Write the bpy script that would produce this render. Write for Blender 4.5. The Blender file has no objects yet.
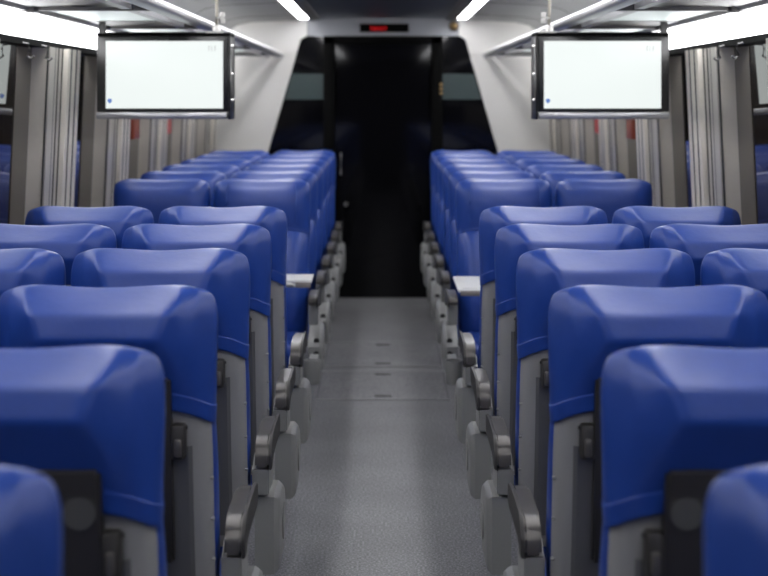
import bpy, bmesh, math, random
from mathutils import Vector, Matrix
random.seed(4)
scene = bpy.context.scene
COL = scene.collection

# ------------------------------------------------------------------ camera
EYE = 1.60
FPX = 1630.0
cd = bpy.data.cameras.new('camera')
cam = bpy.data.objects.new('camera', cd)
COL.objects.link(cam)
cam.location = (0, 0, EYE)
cam.rotation_euler = (math.radians(90), 0, 0)
cd.sensor_width = 36.0
cd.sensor_fit = 'HORIZONTAL'
cd.lens = 36.0 * FPX / 768.0
cd.shift_y = -(288 - 97) / 768.0
cd.shift_x = 1.0 / 768.0
cd.clip_start = 0.05
cd.dof.use_dof = True
cd.dof.focus_distance = 4.6
cd.dof.aperture_fstop = 4.4
scene.camera = cam

# ------------------------------------------------------------------ world / exposure
w = bpy.data.worlds.new('world')
scene.world = w
w.use_nodes = True
w.node_tree.nodes['Background'].inputs[0].default_value = (0.01, 0.012, 0.02, 1)
w.node_tree.nodes['Background'].inputs[1].default_value = 1.0
scene.view_settings.view_transform = 'Standard'
scene.view_settings.look = 'None'
scene.view_settings.gamma = 1.0
scene.view_settings.use_curve_mapping = False
scene.view_settings.exposure = 0.1
CEIL_LIGHT = 20.0        # the two light strips in the ceiling
SIDE_LIGHT = 7.0        # the light covers under the luggage racks

# ------------------------------------------------------------------ materials
def mat(name, color, rough=0.5, metal=0.0, ior=1.5, noise=0.0, nscale=60.0, bump=0.0, bscale=200.0,
        coat=0.0, trans=0.0, emit=None, estr=0.0, sheen=0.0, aniso=None):
    m = bpy.data.materials.new(name)
    m.use_nodes = True
    nt = m.node_tree
    b = nt.nodes['Principled BSDF']
    b.inputs['Base Color'].default_value = (*color, 1)
    b.inputs['Roughness'].default_value = rough
    b.inputs['Metallic'].default_value = metal
    b.inputs['IOR'].default_value = ior
    b.inputs['Coat Weight'].default_value = coat
    b.inputs['Transmission Weight'].default_value = trans
    b.inputs['Sheen Weight'].default_value = sheen
    if emit:
        b.inputs['Emission Color'].default_value = (*emit, 1)
        b.inputs['Emission Strength'].default_value = estr
    if noise or bump:
        tc = nt.nodes.new('ShaderNodeTexCoord')
    if noise:
        n = nt.nodes.new('ShaderNodeTexNoise')
        n.inputs['Scale'].default_value = nscale
        n.inputs['Detail'].default_value = 5
        nt.links.new(tc.outputs['Object'], n.inputs['Vector'])
        mx = nt.nodes.new('ShaderNodeMix'); mx.data_type = 'RGBA'
        mx.inputs[6].default_value = (*[c * (1 - noise) for c in color], 1)
        mx.inputs[7].default_value = (*[min(1, c * (1 + noise)) for c in color], 1)
        nt.links.new(n.outputs['Fac'], mx.inputs[0])
        nt.links.new(mx.outputs[2], b.inputs['Base Color'])
    if bump:
        n2 = nt.nodes.new('ShaderNodeTexNoise')
        n2.inputs['Scale'].default_value = bscale
        n2.inputs['Detail'].default_value = 3
        nt.links.new(tc.outputs['Object'], n2.inputs['Vector'])
        bp = nt.nodes.new('ShaderNodeBump')
        bp.inputs['Strength'].default_value = bump
        bp.inputs['Distance'].default_value = 0.01
        nt.links.new(n2.outputs['Fac'], bp.inputs['Height'])
        nt.links.new(bp.outputs['Normal'], b.inputs['Normal'])
    return m

M = {}
M['blue'] = mat('blue leather', (0.012, 0.045, 0.25), 0.37, ior=1.45, noise=0.12, nscale=25, bump=0.10, bscale=28)
M['blue_seam'] = mat('blue piping', (0.012, 0.05, 0.27), 0.5)
M['shell'] = mat('grey moulded plastic', (0.25, 0.247, 0.25), 0.40, noise=0.07, nscale=400, bump=0.05, bscale=500)
M['shell_dark'] = mat('grey inset plastic', (0.095, 0.095, 0.10), 0.45, noise=0.08, nscale=400)
M['pod'] = mat('grey hinge plastic', (0.24, 0.24, 0.235), 0.42, noise=0.06, nscale=300)
M['black'] = mat('black plastic', (0.024, 0.022, 0.021), 0.5)
M['disc'] = mat('dark grey plastic disc', (0.06, 0.06, 0.058), 0.5)
M['armpad'] = mat('bronze grey metal pad', (0.105, 0.098, 0.092), 0.34, metal=0.5, noise=0.1, nscale=80)
M['steel'] = mat('brushed steel', (0.55, 0.54, 0.52), 0.3, metal=1.0)
M['rod'] = mat('dull nickel', (0.30, 0.28, 0.24), 0.45, metal=0.8)
M['screw'] = mat('screw', (0.05, 0.05, 0.05), 0.4, metal=0.6)
M['leg'] = mat('dark painted steel', (0.06, 0.06, 0.065), 0.45, metal=0.3)
M['ceil_mid'] = mat('dark blue grey ceiling panel', (0.030, 0.036, 0.056), 0.35, noise=0.2, nscale=8)
M['ceil_side'] = mat('grey ceiling panel', (0.17, 0.17, 0.168), 0.5, noise=0.06, nscale=4)
M['wall'] = mat('off white wall panel', (0.62, 0.605, 0.58), 0.45, noise=0.03, nscale=6)
M['header'] = mat('grey header panel', (0.30, 0.31, 0.33), 0.45)
M['lowwall'] = mat('grey lower wall', (0.16, 0.16, 0.17), 0.6)
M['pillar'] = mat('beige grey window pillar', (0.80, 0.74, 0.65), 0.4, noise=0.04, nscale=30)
M['pillar_dull'] = mat('duller window pillar', (0.53, 0.49, 0.44), 0.35, noise=0.05, nscale=30)  # duller tone colours in light reflected on the pillar's near half
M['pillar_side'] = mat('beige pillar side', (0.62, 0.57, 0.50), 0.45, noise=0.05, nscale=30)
M['groove'] = mat('dark groove', (0.03, 0.028, 0.026), 0.6)
M['pane'] = mat('tinted window glass', (0.034, 0.027, 0.021), 0.015, ior=2.0)  # brown in the base colours in what the glass reflects
M['doorglass'] = mat('black door glass', (0.003, 0.003, 0.004), 0.05, ior=1.3)
M['reflection'] = mat('grey green glass film', (0.045, 0.065, 0.065), 0.15)
M['doorframe'] = mat('black door frame', (0.004, 0.004, 0.004), 0.5, ior=1.08)
M['profile'] = mat('dark anodised profile', (0.085, 0.082, 0.082), 0.4, metal=0.4)
M['alu'] = mat('satin aluminium', (0.42, 0.42, 0.44), 0.32, metal=0.75)
M['light'] = mat('light diffuser', (0.9, 0.9, 0.9), 0.5, emit=(0.97, 0.97, 1.0), estr=CEIL_LIGHT)
M['sidelight'] = mat('side light cover', (0.9, 0.9, 0.9), 0.5, emit=(0.98, 0.98, 1.0), estr=SIDE_LIGHT)
M['shelf_fill'] = mat('added shelf fill glow', (0.9, 0.9, 0.9), 0.5, emit=(0.98, 0.98, 1.0), estr=20.0)
M['screen'] = mat('lit screen', (0.02, 0.02, 0.02), 0.2, emit=(0.86, 0.92, 0.90), estr=0.93)
M['icon'] = mat('blue screen icon', (0.01, 0.01, 0.02), 0.3, emit=(0.10, 0.20, 0.50), estr=1.0)
M['scrtext'] = mat('grey screen writing', (0.01, 0.01, 0.01), 0.3, emit=(0.42, 0.44, 0.44), estr=1.0)
M['bezel'] = mat('black screen housing', (0.012, 0.012, 0.012), 0.3)
M['led'] = mat('red lit writing', (0.02, 0, 0), 0.4, emit=(0.9, 0.01, 0.015), estr=0.8)
M['red'] = mat('red plastic', (0.55, 0.012, 0.015), 0.35)
M['redbrown'] = mat('red brown plastic', (0.28, 0.05, 0.02), 0.4)
M['brass'] = mat('brass', (0.25, 0.17, 0.08), 0.45, metal=0.9)
M['table'] = mat('white laminate', (0.62, 0.62, 0.62), 0.3)
M['table_edge'] = mat('grey table edge', (0.22, 0.20, 0.19), 0.35, metal=0.3)
M['hatch'] = mat('steel edge strip', (0.50, 0.50, 0.51), 0.35, metal=0.5)

def frosted():
    m = bpy.data.materials.new('frosted shelf glass'); m.use_nodes = True
    nt = m.node_tree; nt.nodes.remove(nt.nodes['Principled BSDF'])
    out = nt.nodes['Material Output']
    t = nt.nodes.new('ShaderNodeBsdfTranslucent'); t.inputs[0].default_value = (0.92, 0.96, 0.95, 1)
    g = nt.nodes.new('ShaderNodeBsdfPrincipled'); g.inputs['Base Color'].default_value = (0.75, 0.8, 0.8, 1)
    g.inputs['Roughness'].default_value = 0.2
    mx = nt.nodes.new('ShaderNodeMixShader'); mx.inputs[0].default_value = 0.2
    nt.links.new(t.outputs[0], mx.inputs[1]); nt.links.new(g.outputs[0], mx.inputs[2])
    nt.links.new(mx.outputs[0], out.inputs[0])
    return m
M['frosted'] = frosted()

def floor_mat():
    m = bpy.data.materials.new('speckled grey floor vinyl'); m.use_nodes = True
    nt = m.node_tree; b = nt.nodes['Principled BSDF']
    tc = nt.nodes.new('ShaderNodeTexCoord')
    v = nt.nodes.new('ShaderNodeTexNoise'); v.inputs['Scale'].default_value = 120; v.inputs['Detail'].default_value = 3
    nt.links.new(tc.outputs['Object'], v.inputs['Vector'])
    r = nt.nodes.new('ShaderNodeValToRGB')
    r.color_ramp.elements[0].position = 0.42; r.color_ramp.elements[0].color = (0.10, 0.10, 0.106, 1)
    r.color_ramp.elements[1].position = 0.72; r.color_ramp.elements[1].color = (0.40, 0.40, 0.41, 1)
    nt.links.new(v.outputs['Fac'], r.inputs[0])
    n = nt.nodes.new('ShaderNodeTexNoise'); n.inputs['Scale'].default_value = 2.5; n.inputs['Detail'].default_value = 6
    nt.links.new(tc.outputs['Object'], n.inputs['Vector'])
    mr = nt.nodes.new('ShaderNodeMapRange'); mr.inputs[1].default_value = 0.3; mr.inputs[2].default_value = 0.7
    mr.inputs[3].default_value = 0.85; mr.inputs[4].default_value = 1.15
    nt.links.new(n.outputs['Fac'], mr.inputs[0])
    mx = nt.nodes.new('ShaderNodeMix'); mx.data_type = 'RGBA'; mx.blend_type = 'MULTIPLY'; mx.inputs[0].default_value = 1
    nt.links.new(r.outputs[0], mx.inputs[6]); nt.links.new(mr.outputs[0], mx.inputs[7])
    nt.links.new(mx.outputs[2], b.inputs['Base Color'])
    b.inputs['Roughness'].default_value = 0.42
    return m
M['floor'] = floor_mat()

# ------------------------------------------------------------------ helpers
def link(name, me, m, parent=None, loc=(0, 0, 0)):
    o = bpy.data.objects.new(name, me)
    COL.objects.link(o)
    if m is not None and not me.materials:
        me.materials.append(m)
    o.location = loc
    if parent is not None:
        o.parent = parent
    return o

def smooth(me, ang=35):
    for p in me.polygons:
        p.use_smooth = True
    me.set_sharp_from_angle(angle=math.radians(ang))

def bake(me, levels=2, bevel=None, seg=2, ang=40):
    o = bpy.data.objects.new('temp', me)
    COL.objects.link(o)
    if bevel:
        md = o.modifiers.new('b', 'BEVEL'); md.width = bevel; md.segments = seg; md.limit_method = 'ANGLE'
        md.angle_limit = math.radians(35)
    if levels:
        md = o.modifiers.new('s', 'SUBSURF'); md.levels = levels; md.render_levels = levels
    dg = bpy.context.evaluated_depsgraph_get()
    dg.update()
    out = bpy.data.meshes.new_from_object(o.evaluated_get(dg))
    bpy.data.objects.remove(o)
    smooth(out, ang)
    return out

def from_bm(bm, name='mesh', ang=35, do_smooth=True):
    bmesh.ops.recalc_face_normals(bm, faces=bm.faces)
    me = bpy.data.meshes.new(name)
    bm.to_mesh(me); bm.free()
    if do_smooth:
        smooth(me, ang)
    return me

def add_box(bm, x0, x1, y0, y1, z0, z1):
    v = [bm.verts.new((x, y, z)) for z in (z0, z1) for y in (y0, y1) for x in (x0, x1)]
    for f in ((0, 1, 3, 2), (4, 6, 7, 5), (0, 4, 5, 1), (2, 3, 7, 6), (0, 2, 6, 4), (1, 5, 7, 3)):
        bm.faces.new([v[i] for i in f])

def box(x0, x1, y0, y1, z0, z1, bevel=0.0, seg=2):
    bm = bmesh.new()
    add_box(bm, min(x0, x1), max(x0, x1), y0, y1, z0, z1)
    if bevel:
        bmesh.ops.bevel(bm, geom=bm.edges[:], offset=bevel, segments=seg, affect='EDGES', profile=0.5)
    return from_bm(bm)

def prism_x(pts, x0, x1, bevel=0.0, seg=2):
    """outline pts (y, z) swept from x0 to x1"""
    bm = bmesh.new()
    a = [bm.verts.new((x0, y, z)) for y, z in pts]
    b = [bm.verts.new((x1, y, z)) for y, z in pts]
    n = len(pts)
    bm.faces.new(a); bm.faces.new(b[::-1])
    for i in range(n):
        bm.faces.new((a[i], a[(i + 1) % n], b[(i + 1) % n], b[i]))
    if bevel:
        ed = [e for e in bm.edges if abs(e.verts[0].co.x - e.verts[1].co.x) < 1e-6]
        bmesh.ops.bevel(bm, geom=ed, offset=bevel, segments=seg, affect='EDGES')
    return from_bm(bm)

def prism_y(pts, y0, y1, bevel=0.0):
    """outline pts (x, z) swept from y0 to y1"""
    bm = bmesh.new()
    a = [bm.verts.new((x, y0, z)) for x, z in pts]
    b = [bm.verts.new((x, y1, z)) for x, z in pts]
    n = len(pts)
    bm.faces.new(a); bm.faces.new(b[::-1])
    for i in range(n):
        bm.faces.new((a[i], a[(i + 1) % n], b[(i + 1) % n], b[i]))
    if bevel:
        bmesh.ops.bevel(bm, geom=bm.edges[:], offset=bevel, segments=2, affect='EDGES')
    return from_bm(bm)

def add_cyl(bm, p0, p1, r, n=20, r2=None):
    p0, p1 = Vector(p0), Vector(p1)
    d = (p1 - p0)
    q = d.to_track_quat('Z', 'Y').to_matrix()
    r2 = r if r2 is None else r2
    a, b = [], []
    for i in range(n):
        t = 2 * math.pi * i / n
        o = q @ Vector((math.cos(t), math.sin(t), 0))
        a.append(bm.verts.new(p0 + o * r)); b.append(bm.verts.new(p1 + o * r2))
    bm.faces.new(a); bm.faces.new(b[::-1])
    for i in range(n):
        bm.faces.new((a[i], a[(i + 1) % n], b[(i + 1) % n], b[i]))

def cyl(p0, p1, r, n=20, r2=None):
    bm = bmesh.new(); add_cyl(bm, p0, p1, r, n, r2)
    return from_bm(bm)

def tube(path, r, n=10):
    bm = bmesh.new()
    rings = []
    P = [Vector(p) for p in path]
    for i, p in enumerate(P):
        d = (P[min(i + 1, len(P) - 1)] - P[max(i - 1, 0)]).normalized()
        q = d.to_track_quat('Z', 'Y').to_matrix()
        rings.append([bm.verts.new(p + q @ Vector((math.cos(2 * math.pi * k / n) * r, math.sin(2 * math.pi * k / n) * r, 0))) for k in range(n)])
    for a, b in zip(rings, rings[1:]):
        for k in range(n):
            bm.faces.new((a[k], a[(k + 1) % n], b[(k + 1) % n], b[k]))
    bm.faces.new(rings[0]); bm.faces.new(rings[-1][::-1])
    return from_bm(bm)

def tag(o, label=None, cat=None, group=None, kind=None):
    if label: o['label'] = label
    if cat: o['category'] = cat
    if group: o['group'] = group
    if kind: o['kind'] = kind
    return o

def empty(name, loc=(0, 0, 0), rz=0):
    o = bpy.data.objects.new(name, None); COL.objects.link(o)
    o.location = loc; o.rotation_euler = (0, 0, rz); o.empty_display_size = 0.1
    return o

def struct(name, me, m, parent=None):
    o = link(name, me, m, parent)
    if parent is None:
        o['kind'] = 'structure'
    return o

def copy_tree(o, parent=None):
    c = o.copy(); COL.objects.link(c); c.parent = parent
    for ch in KIDS[o.name] if o.name in KIDS else o.children:
        copy_tree(ch, c)
    return c
KIDS = {}

# ------------------------------------------------------------------ setting
Y0, Y1 = -2.2, 13.0
def WX(z):                      # inner face of the side wall, leaning slightly inwards at the top
    return 1.355 - 0.045 * (z - 1.35)

struct('floor', box(-1.42, 1.42, Y0, Y1 + 0.05, -0.05, 0.0), M['floor'])

# ceiling: dark middle, two light strips, grey side panels curving down to the racks
bm = bmesh.new(); add_box(bm, -0.50, 0.50, Y0, Y1, 2.225, 2.26)
c_mid = struct('ceiling', from_bm(bm), M['ceil_mid'])
for s, nm in ((-1, 'left'), (1, 'right')):
    def prof(pts, th=0.03):
        out = [(s * x, z) for x, z in pts] + [(s * x, z + th) for x, z in reversed(pts)]
        return out
    link('ceiling_side_panel', prism_y(prof([(0.675, 2.212), (1.05, 2.195), (1.16, 2.170), (1.25, 2.11), (1.315, 2.01), (1.345, 1.94)]), Y0, Y1), M['ceil_side'], c_mid)
    link('ceiling_trim_strip', prism_y([(s * 0.50, 2.212), (s * 0.575, 2.205), (s * 0.575, 2.26), (s * 0.50, 2.26)], Y0, Y1), M['profile'], c_mid)
    link('ceiling_trim_strip', prism_y([(s * 0.655, 2.205), (s * 0.68, 2.205), (s * 0.68, 2.26), (s * 0.655, 2.26)], Y0, Y1), M['profile'], c_mid)
    for k in range(9):
        y = Y1 - 0.9 - k * 1.55
        link('panel_joint', prism_y(prof([(0.69, 2.2095), (1.05, 2.1925), (1.16, 2.1675), (1.25, 2.1075)], 0.004), y, y + 0.012), M['groove'], c_mid)
    l = link('ceiling_light', prism_y([(s * 0.575, 2.214), (s * 0.655, 2.214), (s * 0.655, 2.235), (s * 0.575, 2.235)], 0.6, Y1 - 0.20), M['light'])
    tag(l, 'long white light strip set in the ceiling, %s of the aisle' % nm, 'light', 'ceiling light strips')

# side walls
PIL0, PITCH = 6.48, 1.485
pil_ys = [PIL0 + PITCH * k for k in range(-5, 5)]
for s, nm in ((-1, 'left'), (1, 'right')):
    wl = struct('wall_%s' % nm, prism_y([(s * 1.36, 0), (s * 1.375, 0.95), (s * 1.42, 0.95), (s * 1.42, 0)], Y0, Y1), M['lowwall'])
    # window band: top rail and ledge
    link('window_ledge', prism_y([(s * 1.345, 0.95), (s * 1.345, 0.985), (s * 1.43, 0.985), (s * 1.43, 0.95)], Y0, Y1), M['pillar_dull'], wl)
    link('upper_wall', prism_y([(s * 1.345, 1.93), (s * 1.325, 2.3), (s * 1.42, 2.3), (s * 1.42, 1.80), (s * 1.36, 1.80)], Y0, Y1), M['wall'], wl)
    link('top_rail', prism_y([(s * 1.335, 1.797), (s * 1.335, 1.822), (s * 1.42, 1.822), (s * 1.42, 1.797)], Y0, Y1), M['doorframe'], wl)
    # panes and pillars
    n = 0
    for i, y in enumerate(pil_ys):
        g0 = y + 0.57
        g1 = min((pil_ys[i + 1] if i + 1 < len(pil_ys) else Y1), Y1)
        if g0 < Y1 - 0.05 and g1 - g0 > 0.1:
            n += 1
            pts = [(s * (WX(0.97) + 0.06), 0.97), (s * (WX(1.80) + 0.06), 1.80), (s * (WX(1.80) + 0.075), 1.80), (s * (WX(0.97) + 0.075), 0.97)]
            struct('window_%d' % (n + (0 if s < 0 else 10)), prism_y(pts, g0 - 0.03, g1 + 0.03), M['pane'])
        y1 = min(y + 0.58, Y1 - 0.002)
        if y > Y1 - 0.1: continue
        def sh(d0, d1, ya, yb):
            return prism_y([(s * (WX(0.96) - d0), 0.97), (s * (WX(1.80) - d0), 1.80), (s * (WX(1.80) + d1), 1.80), (s * (WX(0.96) + d1), 0.97)], ya, min(yb, Y1 - 0.002))
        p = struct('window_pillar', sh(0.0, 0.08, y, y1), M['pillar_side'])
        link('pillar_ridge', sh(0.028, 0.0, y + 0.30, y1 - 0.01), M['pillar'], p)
        link('pillar_ridge', sh(0.010, 0.0, y + 0.02, y + 0.12), M['pillar_dull'], p)
        link('pillar_ridge', sh(0.004, 0.0, y + 0.125, y + 0.295), M['pillar_dull'], p)
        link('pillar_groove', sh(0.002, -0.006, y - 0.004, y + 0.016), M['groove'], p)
        for gy in (0.135, 0.205, 0.285):
            if y + gy + 0.02 < Y1:
                link('pillar_groove', sh(0.0065, 0.0, y + gy, y + gy + 0.014), M['groove'], p)
        for gy in (0.36, 0.47):
            if y + gy + 0.02 < Y1:
                link('pillar_groove', sh(0.031, -0.02, y + gy, y + gy + 0.010), M['groove'], p)
    # light cover below the rack
    sl = link('side_light_cover', prism_y([(s * 1.335, 1.824), (s * 1.276, 1.902), (s * 1.30, 1.903), (s * 1.345, 1.903), (s * 1.345, 1.824)], Y0 + 0.05, Y1 - 0.02), M['sidelight'])
    tag(sl, 'glowing white light cover running above the %s windows' % nm, 'light', 'light covers above the windows')
    ul = link('shelf_fill_strip', prism_y([(s * 1.300, 1.965), (s * 1.292, 2.005), (s * 1.312, 2.005), (s * 1.322, 1.965)], Y0 + 0.05, Y1 - 0.03), M['shelf_fill'])  # added glowing strip, hidden by the profile, brightens shelf and side ceiling
    tag(ul, 'added glowing strip brightening the luggage shelf from above, %s side' % nm, 'light', 'added glow strips over the shelves')
    for k in range(9):
        y = 5.86 + 1.56 * (k - 4)
        if y < Y1 - 0.1:
            link('cover_joint', prism_y([(s * 1.334, 1.8235), (s * 1.274, 1.9045), (s * 1.277, 1.907), (s * 1.337, 1.826)], y, y + 0.008), M['profile'], sl)

# end wall with header, glazed side lights, door
def poly_y(pts, y0, y1):
    return prism_y(pts, y0, y1)
we = struct('wall_front', box(-1.42, 1.42, Y1 + 0.05, Y1 + 0.10, 0, 2.3), M['doorframe'])
for s in (-1, 1):
    link('wall_panel', poly_y([(s * 0.60, 2.09), (s * 0.655, 2.06), (s * 0.92, 1.15), (s * 1.18, 0.0), (s * 1.42, 0.0), (s * 1.42, 2.30), (s * 0.60, 2.30)], Y1 - 0.02, Y1 + 0.05), M['wall'], we)
link('header_panel', box(-0.60, 0.60, Y1 - 0.021, Y1 + 0.05, 2.085, 2.24), M['header'], we)
for s in (-1, 1):
    link('panel_joint', box(s * 0.60 - 0.003, s * 0.60 + 0.003, Y1 - 0.0225, Y1, 2.09, 2.24), M['profile'], we)
for k, s in enumerate((-1, 1)):
    g = struct('window_%d' % (21 + k), poly_y([(s * 0.44, 0.0), (s * 0.44, 2.09), (s * 0.61, 2.09), (s * 0.66, 2.05), (s * 0.93, 1.12), (s * 1.19, 0.0)], Y1 + 0.0, Y1 + 0.04), M['doorglass'])
    link('reflection_band', poly_y([(s * 0.46, 1.58), (s * 0.46, 1.785), (s * 0.728, 1.785), (s * 0.785, 1.58)], Y1 - 0.002, Y1 + 0.001), M['reflection'], g)  # grey green band paints a reflection onto the glass
dr = struct('door_1', box(-0.38, 0.38, Y1 - 0.01, Y1 + 0.03, 0.0, 2.03), M['doorglass'])
for s in (-1, 1):
    link('door_frame', box(s * 0.43 - 0.045, s * 0.43 + 0.045, Y1 - 0.05, Y1 + 0.04, 0.0, 2.085, 0.008), M['doorframe'], dr)
link('door_frame', box(-0.475, 0.475, Y1 - 0.05, Y1 + 0.04, 2.02, 2.085, 0.008), M['doorframe'], dr)
link('door_handle', tube([(-0.335, Y1 - 0.01, 1.15), (-0.335, Y1 - 0.05, 1.145), (-0.335, Y1 - 0.05, 0.99), (-0.335, Y1 - 0.01, 0.985)], 0.009), M['steel'], dr)
link('door_knob', cyl((-0.295, Y1 - 0.03, 0.745), (-0.295, Y1 - 0.009, 0.745), 0.017), M['steel'], dr)
bm = bmesh.new()
for z in (1.70, 1.665, 1.63):
    add_cyl(bm, (0.462, Y1 - 0.058, z), (0.462, Y1 - 0.05, z), 0.013)
link('door_hinge_caps', from_bm(bm), M['brass'], dr)
# message display over the door
ds = link('message_display', box(-0.185, 0.205, Y1 - 0.045, Y1 - 0.0215, 2.115, 2.182, 0.003), M['doorframe'])
tag(ds, 'small black display box with dim red writing above the end door', 'display')
def dots(word, x0, z0, px):
    F = {'F': ['111', '100', '110', '100', '100'], 'R': ['110', '101', '110', '101', '101'], 'E': ['111', '100', '110', '100', '111'], 'I': ['1', '1', '1', '1', '1'],
         'T': ['111', '010', '010', '010', '010'], 'L': ['100', '100', '100', '100', '111'], 'S': ['111', '100', '111', '001', '111'], 'O': ['111', '101', '101', '101', '111']}
    bm = bmesh.new(); x = x0
    for ch in word:
        g = F[ch]
        for r, row in enumerate(g):
            for c, v in enumerate(row):
                if v == '1':
                    add_box(bm, x + c * px, x + c * px + px * 0.82, Y1 - 0.0475, Y1 - 0.0445, z0 - r * px, z0 - r * px + px * 0.82)
        x += (len(g[0]) + 1) * px
    return from_bm(bm, do_smooth=False)
link('lit_writing', dots('TOILET', -0.10, 2.153, 0.0062), M['led'], ds)
cs = empty('wall_sensor', (0.565, Y1 - 0.021, 2.165))
tag(cs, 'small brass coloured sensor dome high on the end wall beside the light strip', 'sensor')
link('sensor_base', cyl((0, 0, 0), (0, -0.012, 0), 0.045), M['profile'], cs)
bm = bmesh.new(); bmesh.ops.create_uvsphere(bm, u_segments=20, v_segments=12, radius=0.034)
bmesh.ops.translate(bm, verts=bm.verts, vec=(0, -0.022, 0))
link('sensor_dome', from_bm(bm), M['brass'], cs)

# back wall (behind the camera)
struct('wall_back', box(-1.42, 1.42, Y0 - 0.05, Y0, 0, 2.3), M['doorframe'])

# floor hatches: two, each with steel edges and a finger slot at both ends
for i, (ya, yb, lab) in enumerate(((8.60, 9.50, 'grey floor hatch in the aisle beside the folding tables'), (9.66, 10.62, 'grey floor hatch in the aisle nearer the end door'))):
    h = link('floor_hatch', box(-0.355, 0.355, ya, yb, 0.0, 0.0025), M['floor'])
    tag(h, lab, 'hatch', 'floor hatches in the aisle')
    for yy in (ya, yb - 0.012):
        link('edge_strip', box(-0.355, 0.355, yy, yy + 0.014, 0.0, 0.0045), M['hatch'], h)
    for xx in (-0.355, 0.343):
        link('edge_strip', box(xx, xx + 0.008, ya, yb, 0.0, 0.0030), M['lowwall'], h)
    for yy in (ya + 0.09, yb - 0.13):
        link('finger_slot', box(-0.045, 0.045, yy, yy + 0.045, 0.0, 0.0045, 0.001), M['groove'], h)

# ------------------------------------------------------------------ seats
W = 0.232
def ring_pts(z, P0, P1, P2, P3, P4, P5, P6, dz=None):
    """half outline (x, y) x7 -> closed ring of 12 (P0 and P6 on the centre line)"""
    half = [P0, P1, P2, P3, P4, P5, P6]
    dz = dz or [0] * 7
    pts = [(p[0], p[1], z + d) for p, d in zip(half, dz)]
    left = [(-p[0], p[1], z + d) for p, d in list(zip(half, dz))[5:0:-1]]
    return pts + left

def loft(rings, cap_top=True, cap_bottom=True, crease=None, levels=2, ang=60):
    bm = bmesh.new()
    R = [[bm.verts.new(p) for p in r] for r in rings]
    n = len(rings[0])
    for a, b in zip(R, R[1:]):
        for k in range(n):
            bm.faces.new((a[k], a[(k + 1) % n], b[(k + 1) % n], b[k]))
    def cap(r):
        h = n // 2
        # quads across, with a row of vertices down the centre line
        z0, z6, y0, y6 = r[0].co.z, r[h].co.z, r[0].co.y, r[h].co.y
        mid = [r[0]]
        for k in range(1, h):
            y = r[k].co.y
            t = min(max((y - y0) / (y6 - y0), 0.02), 0.98)
            t = t * 0.9 + 0.1 * k / h
            mid.append(bm.verts.new((0, y0 + (y6 - y0) * t, z0 + (z6 - z0) * t)))
        mid.append(r[h])
        for k in range(h):
            for q in (lambda k: r[k], lambda k: r[(n - k) % n]):
                vs = []
                for v in (q(k), q(k + 1), mid[k + 1], mid[k]):
                    if v not in vs: vs.append(v)
                if len(vs) >= 3:
                    bm.faces.new(vs)
    if cap_top: cap(R[-1])
    if cap_bottom: cap(R[0])
    if crease:
        cl = bm.edges.layers.float.get('crease_edge') or bm.edges.layers.float.new('crease_edge')
        for (ra, ka, rb, kb, v) in crease:
            e = bm.edges.get((R[ra][ka % n], R[rb][kb % n]))
            if e: e[cl] = v
    bmesh.ops.recalc_face_normals(bm, faces=bm.faces)
    me = bpy.data.meshes.new('loft'); bm.to_mesh(me); bm.free()
    return bake(me, levels, ang=ang)

def headrest_mesh():
    side = [0.010, 0.004, -0.014, -0.034, -0.036, -0.01, 0]
    rings = [
        ring_pts(0.955, (0, -0.020), (0.14, -0.020), (0.185, -0.014), (0.215, 0.012), (0.215, 0.05), (0.15, 0.075), (0, 0.07), side),
        ring_pts(0.950, (0, -0.042), (0.155, -0.042), (0.203, -0.036), (W - .002, 0.0), (W - .002, 0.065), (0.16, 0.092), (0, 0.082), side),
        ring_pts(0.985, (0, -0.048), (0.160, -0.048), (0.205, -0.040), (W, 0.0), (W, 0.07), (0.16, 0.100), (0, 0.088), side),
        ring_pts(0.9875, (0, -0.0465), (0.160, -0.0465), (0.204, -0.0385), (W - 0.0015, 0.0), (W - 0.0015, 0.07), (0.16, 0.098), (0, 0.086), side),
        ring_pts(1.035, (0, -0.066), (0.156, -0.066), (0.200, -0.044), (W, 0.0), (W, 0.06), (0.165, 0.108), (0, 0.10), [d * 0.5 for d in side]),
        ring_pts(1.106, (0, -0.102), (0.122, -0.104), (0.184, -0.062), (W + 0.002, 0.002), (W + 0.002, 0.058), (0.165, 0.108), (0, 0.100)),
        ring_pts(1.157, (0, -0.093), (0.144, -0.090), (0.192, -0.044), (W + 0.001, 0.012), (W + 0.001, 0.052), (0.165, 0.090), (0, 0.082)),
        ring_pts(1.182, (0, -0.046), (0.160, -0.034), (0.198, -0.008), (0.224, 0.020), (0.222, 0.045), (0.160, 0.066), (0, 0.060), [-.008, .010, .010, .004, -.004, -.004, -.018]),
        ring_pts(1.200, (0, 0.000), (0.160, 0.008), (0.178, 0.012), (0.190, 0.022), (0.186, 0.034), (0.15, 0.042), (0, 0.036), [-.004, .015, .014, .007, .002, .003, -.010]),
    ]
    cr = []
    for k in (11, 0):                       # rear ridge
        cr.append((5, k, 5, k + 1, 0.9))
    for a, b, v in ((5, 6, .95), (6, 7, .9), (7, 8, .8), (4, 5, .7), (3, 4, .5)):
        for k in (1, 11):
            cr.append((a, k, b, k, v))
    for a, b, v in ((5, 6, .8), (6, 7, .8), (7, 8, .7), (4, 5, .5)):
        for k in (2, 10, 3, 9):
            cr.append((a, k, b, k, v * .8))
    for k in range(12):
        cr.append((6, k, 6, k + 1, .5 if k in (0, 11) else .15)); cr.append((1, k, 1, k + 1, .7)); cr.append((7, k, 7, k + 1, .3))
        cr.append((2, k, 2, k + 1, .9)); cr.append((3, k, 3, k + 1, .9))
    return loft(rings, crease=cr, levels=3, ang=70)

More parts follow.
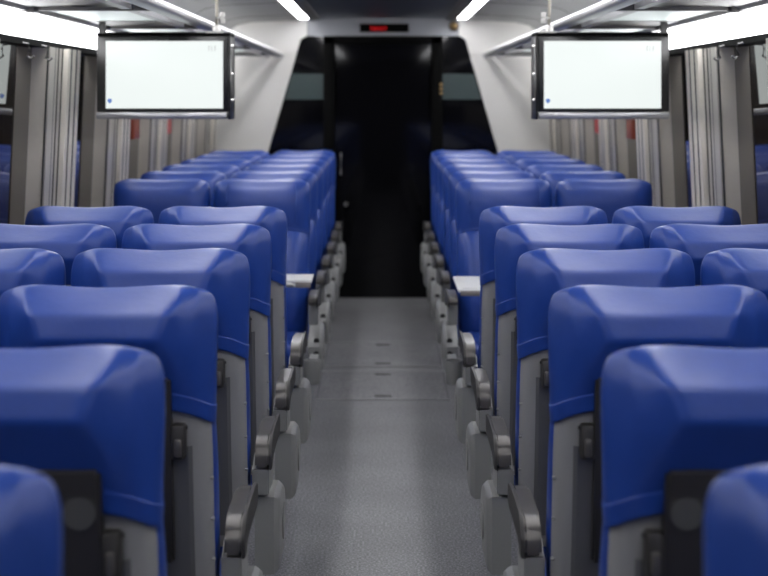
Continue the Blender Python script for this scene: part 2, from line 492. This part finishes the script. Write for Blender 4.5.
def body_ring(z, wy, w, yr, yf, r=0.035, bol=0.0):
    return ring_pts(z, (0, yr), (w - r * 1.3, yr), (w - r * 0.4, yr + r * 0.35), (w, yr + r * 1.3), (w, max(yf - 0.03, yr + r * 1.4)), (w - 0.06, yf + bol), (0, yf))

def shell_mesh():
    R = []
    for z, yr, yf, w in ((0.40, 0.115, 0.14, 0.20), (0.405, 0.090, 0.15, 0.216), (0.50, 0.060, 0.13, 0.223), (0.65, 0.020, 0.09, 0.224), (0.80, -0.008, 0.06, 0.224), (0.92, -0.026, 0.04, 0.223), (0.975, -0.032, 0.035, 0.216), (0.98, -0.02, 0.03, 0.20)):
        R.append(body_ring(z, 0, w, yr, yf, 0.03))
    return loft(R, levels=2, ang=60)

def panel_mesh():
    # inset darker centre, follows the shell curve
    bm = bmesh.new()
    prof = [(0.44, 0.082), (0.50, 0.058), (0.65, 0.0185), (0.80, -0.009), (0.86, -0.0175), (0.875, -0.0195)]
    w = 0.184
    rows = []
    for z, y in prof:
        rows.append([bm.verts.new((x, y - 0.0035 if abs(x) < w else y + 0.004, z)) for x in (-w, -w + 0.008, w - 0.008, w)])
    for a, b in zip(rows, rows[1:]):
        for k in range(3):
            bm.faces.new((a[k], a[k + 1], b[k + 1], b[k]))
    back = [bm.verts.new((x, prof[i][1] + 0.01, prof[i][0])) for i in (0, -1) for x in (-w, w)]
    return from_bm(bm)

def backrest_mesh():
    R = []
    for z, yr, yf, w, bol in ((0.46, 0.13, 0.20, 0.20, 0), (0.47, 0.11, 0.225, 0.222, 0.0), (0.60, 0.07, 0.205, 0.228, 0.02), (0.78, 0.03, 0.165, 0.2285, 0.03), (0.90, 0.0, 0.125, 0.228, 0.025), (0.965, -0.01, 0.09, 0.222, 0.01), (0.985, 0.0, 0.07, 0.20, 0.0)):
        R.append(body_ring(z, 0, w, yr, yf, 0.03, bol))
    cr = []
    for k in (5, 7):
        for a in range(1, 5):
            cr.append((a, k, a + 1, k, .4))
    return loft(R, crease=cr, levels=2, ang=60)

def cushion_mesh():
    def rr(z, w, y0, y1):
        c = 0.04
        return ring_pts(z, (0, y0), (w - c, y0), (w - c * .3, y0 + c * .3), (w, y0 + c), (w, y1 - c), (w - c, y1), (0, y1 + 0.01))
    R = [rr(0.36, 0.18, 0.14, 0.54), rr(0.365, 0.205, 0.12, 0.56), rr(0.42, 0.213, 0.11, 0.575), rr(0.475, 0.213, 0.11, 0.575), rr(0.50, 0.195, 0.13, 0.555), rr(0.502, 0.15, 0.17, 0.51)]
    return loft(R, levels=2, ang=60)

def arm_mesh(s, aisle):
    # side profile of the pad (y, z), rear end curves down
    top = [(0.085, 0.618), (0.087, 0.645), (0.098, 0.668), (0.122, 0.684), (0.160, 0.691), (0.25, 0.694), (0.36, 0.693), (0.415, 0.690), (0.436, 0.682), (0.443, 0.668), (0.440, 0.652)]
    bot = [(0.41, 0.646), (0.30, 0.648), (0.17, 0.644), (0.135, 0.634), (0.125, 0.618)]
    x0, x1 = (s * 0.240, s * 0.277) if aisle else (s * 0.214, s * 0.246)
    return prism_x(top + bot, x0, x1, 0.005)

def arm_rim_mesh(s):
    top = [(0.080, 0.612), (0.082, 0.648), (0.095, 0.674), (0.120, 0.690), (0.160, 0.697), (0.25, 0.700), (0.36, 0.699), (0.420, 0.696), (0.442, 0.687), (0.450, 0.668), (0.446, 0.645)]
    bot = [(0.41, 0.638), (0.30, 0.640), (0.17, 0.637), (0.140, 0.628), (0.130, 0.612)]
    return prism_x(top + bot, s * 0.277, s * 0.285, 0.002)

def bracket_mesh(s):
    return prism_x([(0.094, 0.543), (0.086, 0.612), (0.13, 0.612), (0.16, 0.636), (0.24, 0.640), (0.26, 0.58), (0.25, 0.535)], s * 0.232, s * 0.277, 0.004)

def pod_mesh(s):
    # grey hinge cover between arm and floor frame
    xi = s * 0.238
    def outl(sc, cy=0.27, cz=0.43):
        pts = [(0.116, 0.325), (0.112, 0.40), (0.112, 0.48), (0.114, 0.532), (0.14, 0.541), (0.30, 0.535), (0.375, 0.51), (0.42, 0.46), (0.42, 0.40), (0.38, 0.352), (0.30, 0.328), (0.16, 0.322)]
        return [(cy + (y - cy) * sc, cz + (z - cz) * sc) for y, z in pts]
    bm = bmesh.new()
    secs = [(xi, 1.0), (s * 0.289, 1.0), (s * 0.292, 0.98), (s * 0.301, 0.90), (s * 0.304, 0.80)]
    R = [[bm.verts.new((x, y, z)) for y, z in outl(sc)] for x, sc in secs]
    n = 12
    for a, b in zip(R, R[1:]):
        for k in range(n):
            bm.faces.new((a[k], a[(k + 1) % n], b[(k + 1) % n], b[k]))
    bm.faces.new(R[0]); bm.faces.new(R[-1][::-1])
    bmesh.ops.bevel(bm, geom=[e for e in bm.edges if len(e.link_faces) == 2 and e.calc_face_angle(0) > 0.6], offset=0.005, segments=2, affect='EDGES')
    return from_bm(bm, ang=30)

def tray_mesh():
    bm = bmesh.new()
    pts = [(-0.074, 1.022), (-0.056, 1.026), (-0.040, 1.012), (-0.026, 0.93), (-0.004, 0.80), (0.026, 0.64), (0.026, 0.625), (0.006, 0.625), (-0.006, 0.64), (-0.036, 0.80), (-0.060, 0.93)]
    return prism_x(pts, -0.144, 0.144, 0.006)

SCREW_BACK = cyl((0, -0.0015, 0), (0, 0.008, 0), 0.0038, 12)
SCREW_SIDE = cyl((-0.008, 0, 0), (0.0008, 0, 0), 0.0035, 12)
def shell_screws(s, parent):
    o = link('screw', SCREW_BACK, M['screw'], parent, (s * 0.172, -0.0285, 0.915))
    for y, z in ((0.020, 0.80), (0.036, 0.71), (0.056, 0.62)):
        o = link('screw', SCREW_SIDE, M['pod'], parent, (s * 0.2235, y, z))
        if s < 0: o.rotation_euler = (0, 0, math.pi)

def legs_mesh():
    bm = bmesh.new()
    add_box(bm, -0.19, 0.19, 0.22, 0.28, 0.31, 0.36)
    add_box(bm, -0.19, 0.19, 0.42, 0.47, 0.31, 0.36)
    add_box(bm, -0.03, 0.03, 0.20, 0.48, 0.28, 0.32)
    bmesh.ops.bevel(bm, geom=bm.edges[:], offset=0.005, segments=1, affect='EDGES')
    return from_bm(bm)

HEAD, SHELL, PANEL, BACK, CUSH, TRAY, FRAME = headrest_mesh(), shell_mesh(), panel_mesh(), backrest_mesh(), cushion_mesh(), tray_mesh(), legs_mesh()
LEG = prism_x([(0.31, 0.29), (0.37, 0.29), (0.38, 0.03), (0.47, 0.012), (0.47, 0.0), (0.20, 0.0), (0.20, 0.012), (0.30, 0.03)], -0.02, 0.02, 0.003)
for me, k in ((HEAD, 'blue'), (SHELL, 'shell'), (PANEL, 'shell_dark'), (BACK, 'blue'), (CUSH, 'blue'), (TRAY, 'black'), (FRAME, 'leg'), (LEG, 'leg')):
    me.materials.clear(); me.materials.append(M[k])

def make_seat(s, aisle, front=False):
    """s = side (local x) on which the aisle lies"""
    r = empty('train_seat')
    link('headrest', HEAD, M['blue'], r)
    sh_ = link('seat_shell', SHELL, M['shell'], r)
    link('shell_inset', PANEL, M['shell_dark'], sh_)
    shell_screws(s, sh_)
    link('backrest', BACK, M['blue'], r)
    link('seat_cushion', CUSH, M['blue'], r)
    tr = link('tray_table', TRAY, M['black'], r)
    # recessed cup ring
    x, z = s * 0.112, 0.962
    surf = lambda zz: -0.060 - 0.152 * (zz - 0.93)
    for nm, rr, dz, pr, mk in (('cup_ring', 0.028, 0, 0.0012, 'groove'), ('cup_recess', 0.0255, -0.004, 0.0024, 'disc')):
        link(nm, cyl((x, surf(z + dz) - pr, z + dz), (x, surf(z + dz) + 0.002, z + dz + 0.0003), rr, 32), M[mk], tr)
    for q in (-1, 1):
        lt = link('tray_latch', box(q * 0.144, q * 0.172, -0.056, -0.010, 0.852, 0.925, 0.006), M['black'], tr)
        link('latch_button', box(q * 0.151, q * 0.166, -0.062, -0.050, 0.860, 0.897, 0.004), M['armpad'], tr)
    link('seat_frame', FRAME, M['leg'], r)
    link('leg', LEG, M['leg'], r)
    a = link('armrest', arm_mesh(s, aisle), M['armpad'], r)
    if aisle:
        link('armrest_rim', arm_rim_mesh(s), M['black'], a)
        link('armrest_bracket', bracket_mesh(s), M['pod'], r)
        p = link('hinge_cover', pod_mesh(s), M['pod'], r)
        for y, z, rr in ((0.398, 0.485, 0.013), (0.424, 0.430, 0.013)):
            link('hinge_hole', cyl((s * 0.276, y - 0.02, z), (s * 0.276, y + 0.006, z), rr, 16), M['screw'], p)
        bm = bmesh.new()
        add_cyl(bm, (s * 0.300, 0.27, 0.43), (s * 0.308, 0.27, 0.43), 0.05, 24)
        link('hinge_cap', from_bm(bm), M['pod'], p)
        if front:
            for q in (-1, 1):
                link('headrest_seam', tube([(q * 0.166, 0.096, 1.0), (q * 0.166, 0.104, 1.045), (q * 0.166, 0.104, 1.10), (q * 0.165, 0.088, 1.15), (q * 0.160, 0.063, 1.182)], 0.003, 8), M['blue_seam'], r)
            # drink holder bolted to the seat end
            bm = bmesh.new()
            n = 24; cx, cy = s * 0.268, 0.64
            rg = []
            for rr, z in ((0.001, 0.332), (0.032, 0.332), (0.037, 0.34), (0.040, 0.437), (0.036, 0.437), (0.033, 0.37), (0.001, 0.366)):
                rg.append([bm.verts.new((cx + math.cos(2 * math.pi * k / n) * rr, cy + math.sin(2 * math.pi * k / n) * rr, z)) for k in range(n)])
            for u, v in zip(rg, rg[1:]):
                for k in range(n):
                    bm.faces.new((u[k], u[(k + 1) % n], v[(k + 1) % n], v[k]))
            add_box(bm, cx - 0.02, cx + 0.02, 0.39, 0.605, 0.38, 0.43)
            ch_ = link('cup_holder', from_bm(bm), M['pod'], r)
            link('cup_shade', cyl((cx, cy, 0.405), (cx, cy, 0.425), 0.0338, 24), M['groove'], ch_)  # dark disc paints in the shade inside the cup
    return r

X_A, X_W = 0.580, 1.062
ordinal = ['first', 'second', 'third', 'fourth', 'fifth', 'sixth', 'seventh']
protos = {}
def tree(o, parent=None):
    c = o.copy(); COL.objects.link(c); c.parent = parent
    for ch in CH[o]:
        tree(ch, c)
    return c
CH = {}
def remember(o):
    CH[o] = list(o.children)
    for c in CH[o]: remember(c)

rowT = [1.74, 2.575, 3.405, 4.235, 5.055, 5.88]
rowF = [7.85 + 0.84 * k for k in range(6)]
def col_text(side, aisle):
    return ('%s of the aisle' % side) if aisle else ('against the %s windows' % side)
def place(s, aisle, x, y, facing, label, grp, front=False):
    key = (s, aisle, front)
    if key not in protos:
        o = make_seat(s, aisle, front); remember(o); protos[key] = o
    else:
        o = tree(protos[key])
    o.location = (x, y, 0); o.rotation_euler = (0, 0, math.pi if facing else 0)
    tag(o, label, 'seat', grp)
n_ = 'first second third fourth fifth sixth'.split()
for side, sx in (('left', -1), ('right', 1)):
    for i, y in enumerate(rowT):
        where = {0: 'cut by the picture corner at the bottom', 5: 'last row before folding table'}.get(i, '%s row from front' % n_[i])
        place(-sx, True, sx * X_A, y, False, 'blue grey-backed seat, %s of the aisle, %s' % (side, where), 'seats turned away')
        if i >= 1:
            place(-sx, False, sx * X_W, y, False, 'blue seat turned away, by the %s windows, %s' % (side, where), 'seats turned away')
    for i, y in enumerate(rowF):
        where = {0: 'first row behind the folding table', 5: 'last row by the end wall'}.get(i, '%s row behind the folding table' % n_[i])
        place(sx, True, sx * X_A, y, True, 'blue seat facing us, %s of the aisle, %s' % (side, where), 'seats facing us', front=(i == 0))
        place(sx, False, sx * X_W, y, True, 'blue seat facing us, against the %s windows, %s' % (side, where), 'seats facing us')

# ------------------------------------------------------------------ folding tables between the facing seats
def table(s, label, y0, y1, folded):
    t = empty('folding_table', (s * 0.8, (y0 + y1) / 2, 0))
    tag(t, label, 'table', 'folding tables between facing seats')
    d = (y1 - y0) / 2
    x0, x1 = s * 0.312 - s * 0.8, s * 1.345 - s * 0.8
    link('table_top', box(x0, x1, -d, d, 0.785, 0.80, 0.004), M['table'], t)
    if folded:
        link('folded_leaf', box(x0 + s * 0.012, x1, -d + 0.002, d - 0.01, 0.766, 0.782, 0.004), M['table'], t)
        link('table_edge', box(x0 + s * 0.004, x0 + s * 0.07, -d - 0.004, -d + 0.01, 0.765, 0.79, 0.003), M['table_edge'], t)
        link('table_hinge', box(x0 + s * 0.08, x0 + s * 0.145, -d - 0.006, -d + 0.008, 0.768, 0.786, 0.004), M['steel'], t)
        link('table_hinge', box(x0 + s * 0.16, x0 + s * 0.23, -d - 0.006, -d + 0.008, 0.768, 0.786, 0.004), M['steel'], t)
    else:
        link('table_edge', box(x0 + s * 0.01, x1, -d - 0.004, -d + 0.008, 0.772, 0.794, 0.003), M['table_edge'], t)
        link('table_rim', box(x0 + s * 0.02, x1 - s * 0.02, -d + 0.03, -d + 0.036, 0.798, 0.802), M['hatch'], t)
    link('table_arm', prism_x([(-0.03, 0.775), (0.03, 0.775), (0.03, 0.60), (0.02, 0.0), (-0.02, 0.0), (-0.03, 0.60)], s * 0.08, s * 0.12, 0.004), M['leg'], t)
table(-1, 'narrow white folded table jutting from behind the seats left of the aisle', 7.13, 7.37, True)
table(1, 'wide white table with plain top between seats right of the aisle', 6.78, 7.28, False)

# ------------------------------------------------------------------ luggage racks
cross = [5.86 + 1.56 * k for k in range(-4, 5)]
cross = [c for c in cross if c < Y1 - 0.1]
for s, nm in ((-1, 'left'), (1, 'right')):
    rk = empty('luggage_rack', (s * 1.05, 0, 1.92))
    tag(rk, 'overhead luggage rack with metal tube rail and glass shelf, above the %s windows' % nm, 'luggage rack', 'overhead luggage racks')
    X = lambda v: s * v - s * 1.05
    link('rail', cyl((X(0.82), Y0 + 0.02, 0.012), (X(0.82), Y1 - 0.022, 0.012), 0.026, 24), M['alu'], rk)
    link('wall_profile', prism_y([(X(1.27), -0.012), (X(1.25), 0.0), (X(1.25), 0.028), (X(1.335), 0.028), (X(1.335), -0.005)], Y0 + 0.02, Y1 - 0.022), M['profile'], rk)
    link('inner_profile', prism_y([(X(0.90), -0.006), (X(0.90), 0.014), (X(0.935), 0.014), (X(0.935), -0.006)], Y0 + 0.02, Y1 - 0.022), M['alu'], rk)
    for c in cross:
        if c < Y0 + 0.1: continue
        link('crossbar', prism_x([(c - 0.022, -0.010), (c + 0.022, -0.010), (c + 0.030, 0.030), (c - 0.030, 0.030)], X(0.82), X(1.30), 0.003), M['profile'], rk)
        link('crossbar_joint', box(X(1.24), X(1.30), c - 0.05, c + 0.05, -0.016, 0.034, 0.008), M['profile'], rk)
    ends = [Y0 + 0.04] + [c for c in cross if c > Y0 + 0.1] + [Y1 - 0.03]
    for a, b in zip(ends, ends[1:]):
        if b - a < 0.3: continue
        m_ = a + (b - a) * 0.66
        link('shelf_glass', box(X(0.93), X(1.25), a + 0.04, m_, 0.002, 0.010), M['frosted'], rk)
        link('shelf_dark_mirror', box(X(0.93), X(1.25), m_, b - 0.04, 0.000, 0.012), M['bezel'], rk)  # black panel paints in the dark reflected by this end of the shelf

# coat hooks under the top rail
for s, nm in ((-1, 'left'), (1, 'right')):
    for y, txt in ((6.02, 'nearer the hanging screen'), (5.80, 'nearer the picture edge')):
        o = link('coat_hook', tube([(0, 0, 0.0), (-s * 0.020, 0, -0.004), (-s * 0.024, 0, -0.02), (-s * 0.016, 0, -0.048), (-s * 0.030, 0, -0.058), (-s * 0.042, 0, -0.048)], 0.004, 8), M['profile'], None, (s * 1.330, y + (0.33 if y > 6 else 0.22), 1.800))
        tag(o, 'small metal coat hook below the %s light cover, %s' % (nm, txt), 'hook', 'coat hooks')

# red and red-brown boxes on the window panes
for s, nm in ((-1, 'left'), (1, 'right')):
    for y, mk, c in ((10.40, 'red', 'bright red'), (9.02, 'redbrown', 'red-brown')):
        xx = WX(1.44) + 0.055
        o = empty('red_box', (s * xx, y, 1.41))
        tag(o, '%s small box on the %s window pane' % (c, nm), 'hammer box', 'small red boxes')
        link('box_body', box(-s * 0.03, s * 0.002, 0, 0.20, -0.045, 0.065, 0.006), M[mk], o)

# ------------------------------------------------------------------ hanging screens
def screen(s, nm):
    D = 7.0
    k = D / FPX
    # outline in metres, x measured outward from the aisle
    xi, xo = 0.664, 1.230
    zt, zb = EYE + 61 * k, EYE - 15 * k
    t = empty('hanging_screen', (s * (xi + xo) / 2, D, zt))
    tag(t, 'flat white lit screen in black housing hanging from the %s luggage rack' % nm, 'screen', 'hanging screens')
    cx = (xi + xo) / 2
    X = lambda v: s * (v - cx)
    Z = lambda v: v - zt
    bd = link('housing', box(X(xi), X(xo), 0.0, 0.07, Z(zb), 0.0, 0.006), M['bezel'], t)
    x_l, x_r = (-0.243, 0.260) if s < 0 else (-0.256, 0.247)
    zs_t, zs_b = Z(EYE + 56 * k), Z(EYE - 11.5 * k)
    sc = link('display', box(x_l, x_r, -0.003, 0.002, zs_b, zs_t), M['screen'], t)
    # grey writing, top corner
    bm = bmesh.new()
    tx = x_r - 0.062
    for j, ch in enumerate('FIF'):
        x = tx + j * 0.013
        add_box(bm, x, x + 0.0022, -0.0042, -0.003, zs_t - 0.044, zs_t - 0.022)
        if ch == 'F':
            add_box(bm, x, x + 0.008, -0.0042, -0.003, zs_t - 0.0245, zs_t - 0.022)
            add_box(bm, x, x + 0.006, -0.0042, -0.003, zs_t - 0.034, zs_t - 0.0315)
    link('screen_writing', from_bm(bm, do_smooth=False), M['scrtext'], sc)
    bm = bmesh.new()
    ix, iz = x_l + 0.017, zs_b + 0.034
    bm.faces.new([bm.verts.new((ix + dx, -0.0042, iz + dz)) for dx, dz in ((0, -0.013), (0.006, -0.008), (0.010, 0.0), (0.008, 0.006), (0.0, 0.009), (-0.008, 0.006), (-0.010, 0.0), (-0.006, -0.008))])
    ex = bmesh.ops.extrude_face_region(bm, geom=bm.faces[:])
    bmesh.ops.translate(bm, verts=[v for v in ex['geom'] if isinstance(v, bmesh.types.BMVert)], vec=(0, 0.002, 0))
    link('screen_icon', from_bm(bm, do_smooth=False), M['icon'], sc)
    link('lower_bar', box(X(xi + 0.004), X(xo), -0.014, 0.07, Z(EYE - 22 * k), Z(EYE - 15.5 * k), 0.006), M['alu'], t)
    sp = link('side_plate', box(X(xi - 0.010), X(xi), -0.008, 0.20, Z(EYE - 22.5 * k), 0.0, 0.003), M['bezel'], t)
    bm = bmesh.new()
    for z in (EYE + 51 * k, EYE + 23 * k, EYE - 3 * k):
        add_cyl(bm, (X(xi - 0.020), 0.03, Z(z)), (X(xi - 0.010), 0.03, Z(z)), 0.006, 10)
    link('side_screws', from_bm(bm), M['steel'], sp)
    link('top_cover', prism_x([(-0.004, 0.0), (-0.004, 0.010), (0.03, 0.018), (0.20, 0.018), (0.20, 0.0)], X(xi - 0.008), X(xo), 0.003), M['doorframe'], t)
    link('mount_strap', box(X(1.195), X(1.222), 0.005, 0.03, 0.0, Z(2.12)), M['bezel'], t)
    # polished rod to the ceiling with a wing nut
    rx = X(0.716)
    link('hanging_rod', cyl((rx, 0.02, 0.015), (rx, 0.02, Z(2.212)), 0.0065, 14), M['rod'], t)
    bm = bmesh.new()
    add_cyl(bm, (rx, 0.02, 0.020), (rx, 0.02, 0.045), 0.018, 16)
    add_box(bm, rx - 0.045, rx + 0.03, 0.0, 0.012, 0.012, 0.022)
    c0 = -s * 0.026
    for dz in (-1, 1):
        add_box(bm, rx + c0 - 0.010, rx + c0 + 0.010, 0.0, 0.010, 0.078 + dz * 0.013 - 0.011, 0.078 + dz * 0.013 + 0.011)
    add_box(bm, min(rx, rx + c0), max(rx, rx + c0), 0.0, 0.01, 0.074, 0.082)
    bmesh.ops.bevel(bm, geom=bm.edges[:], offset=0.002, segments=1, affect='EDGES')
    link('rod_clamp', from_bm(bm), M['steel'], t)
screen(-1, 'left')
screen(1, 'right')
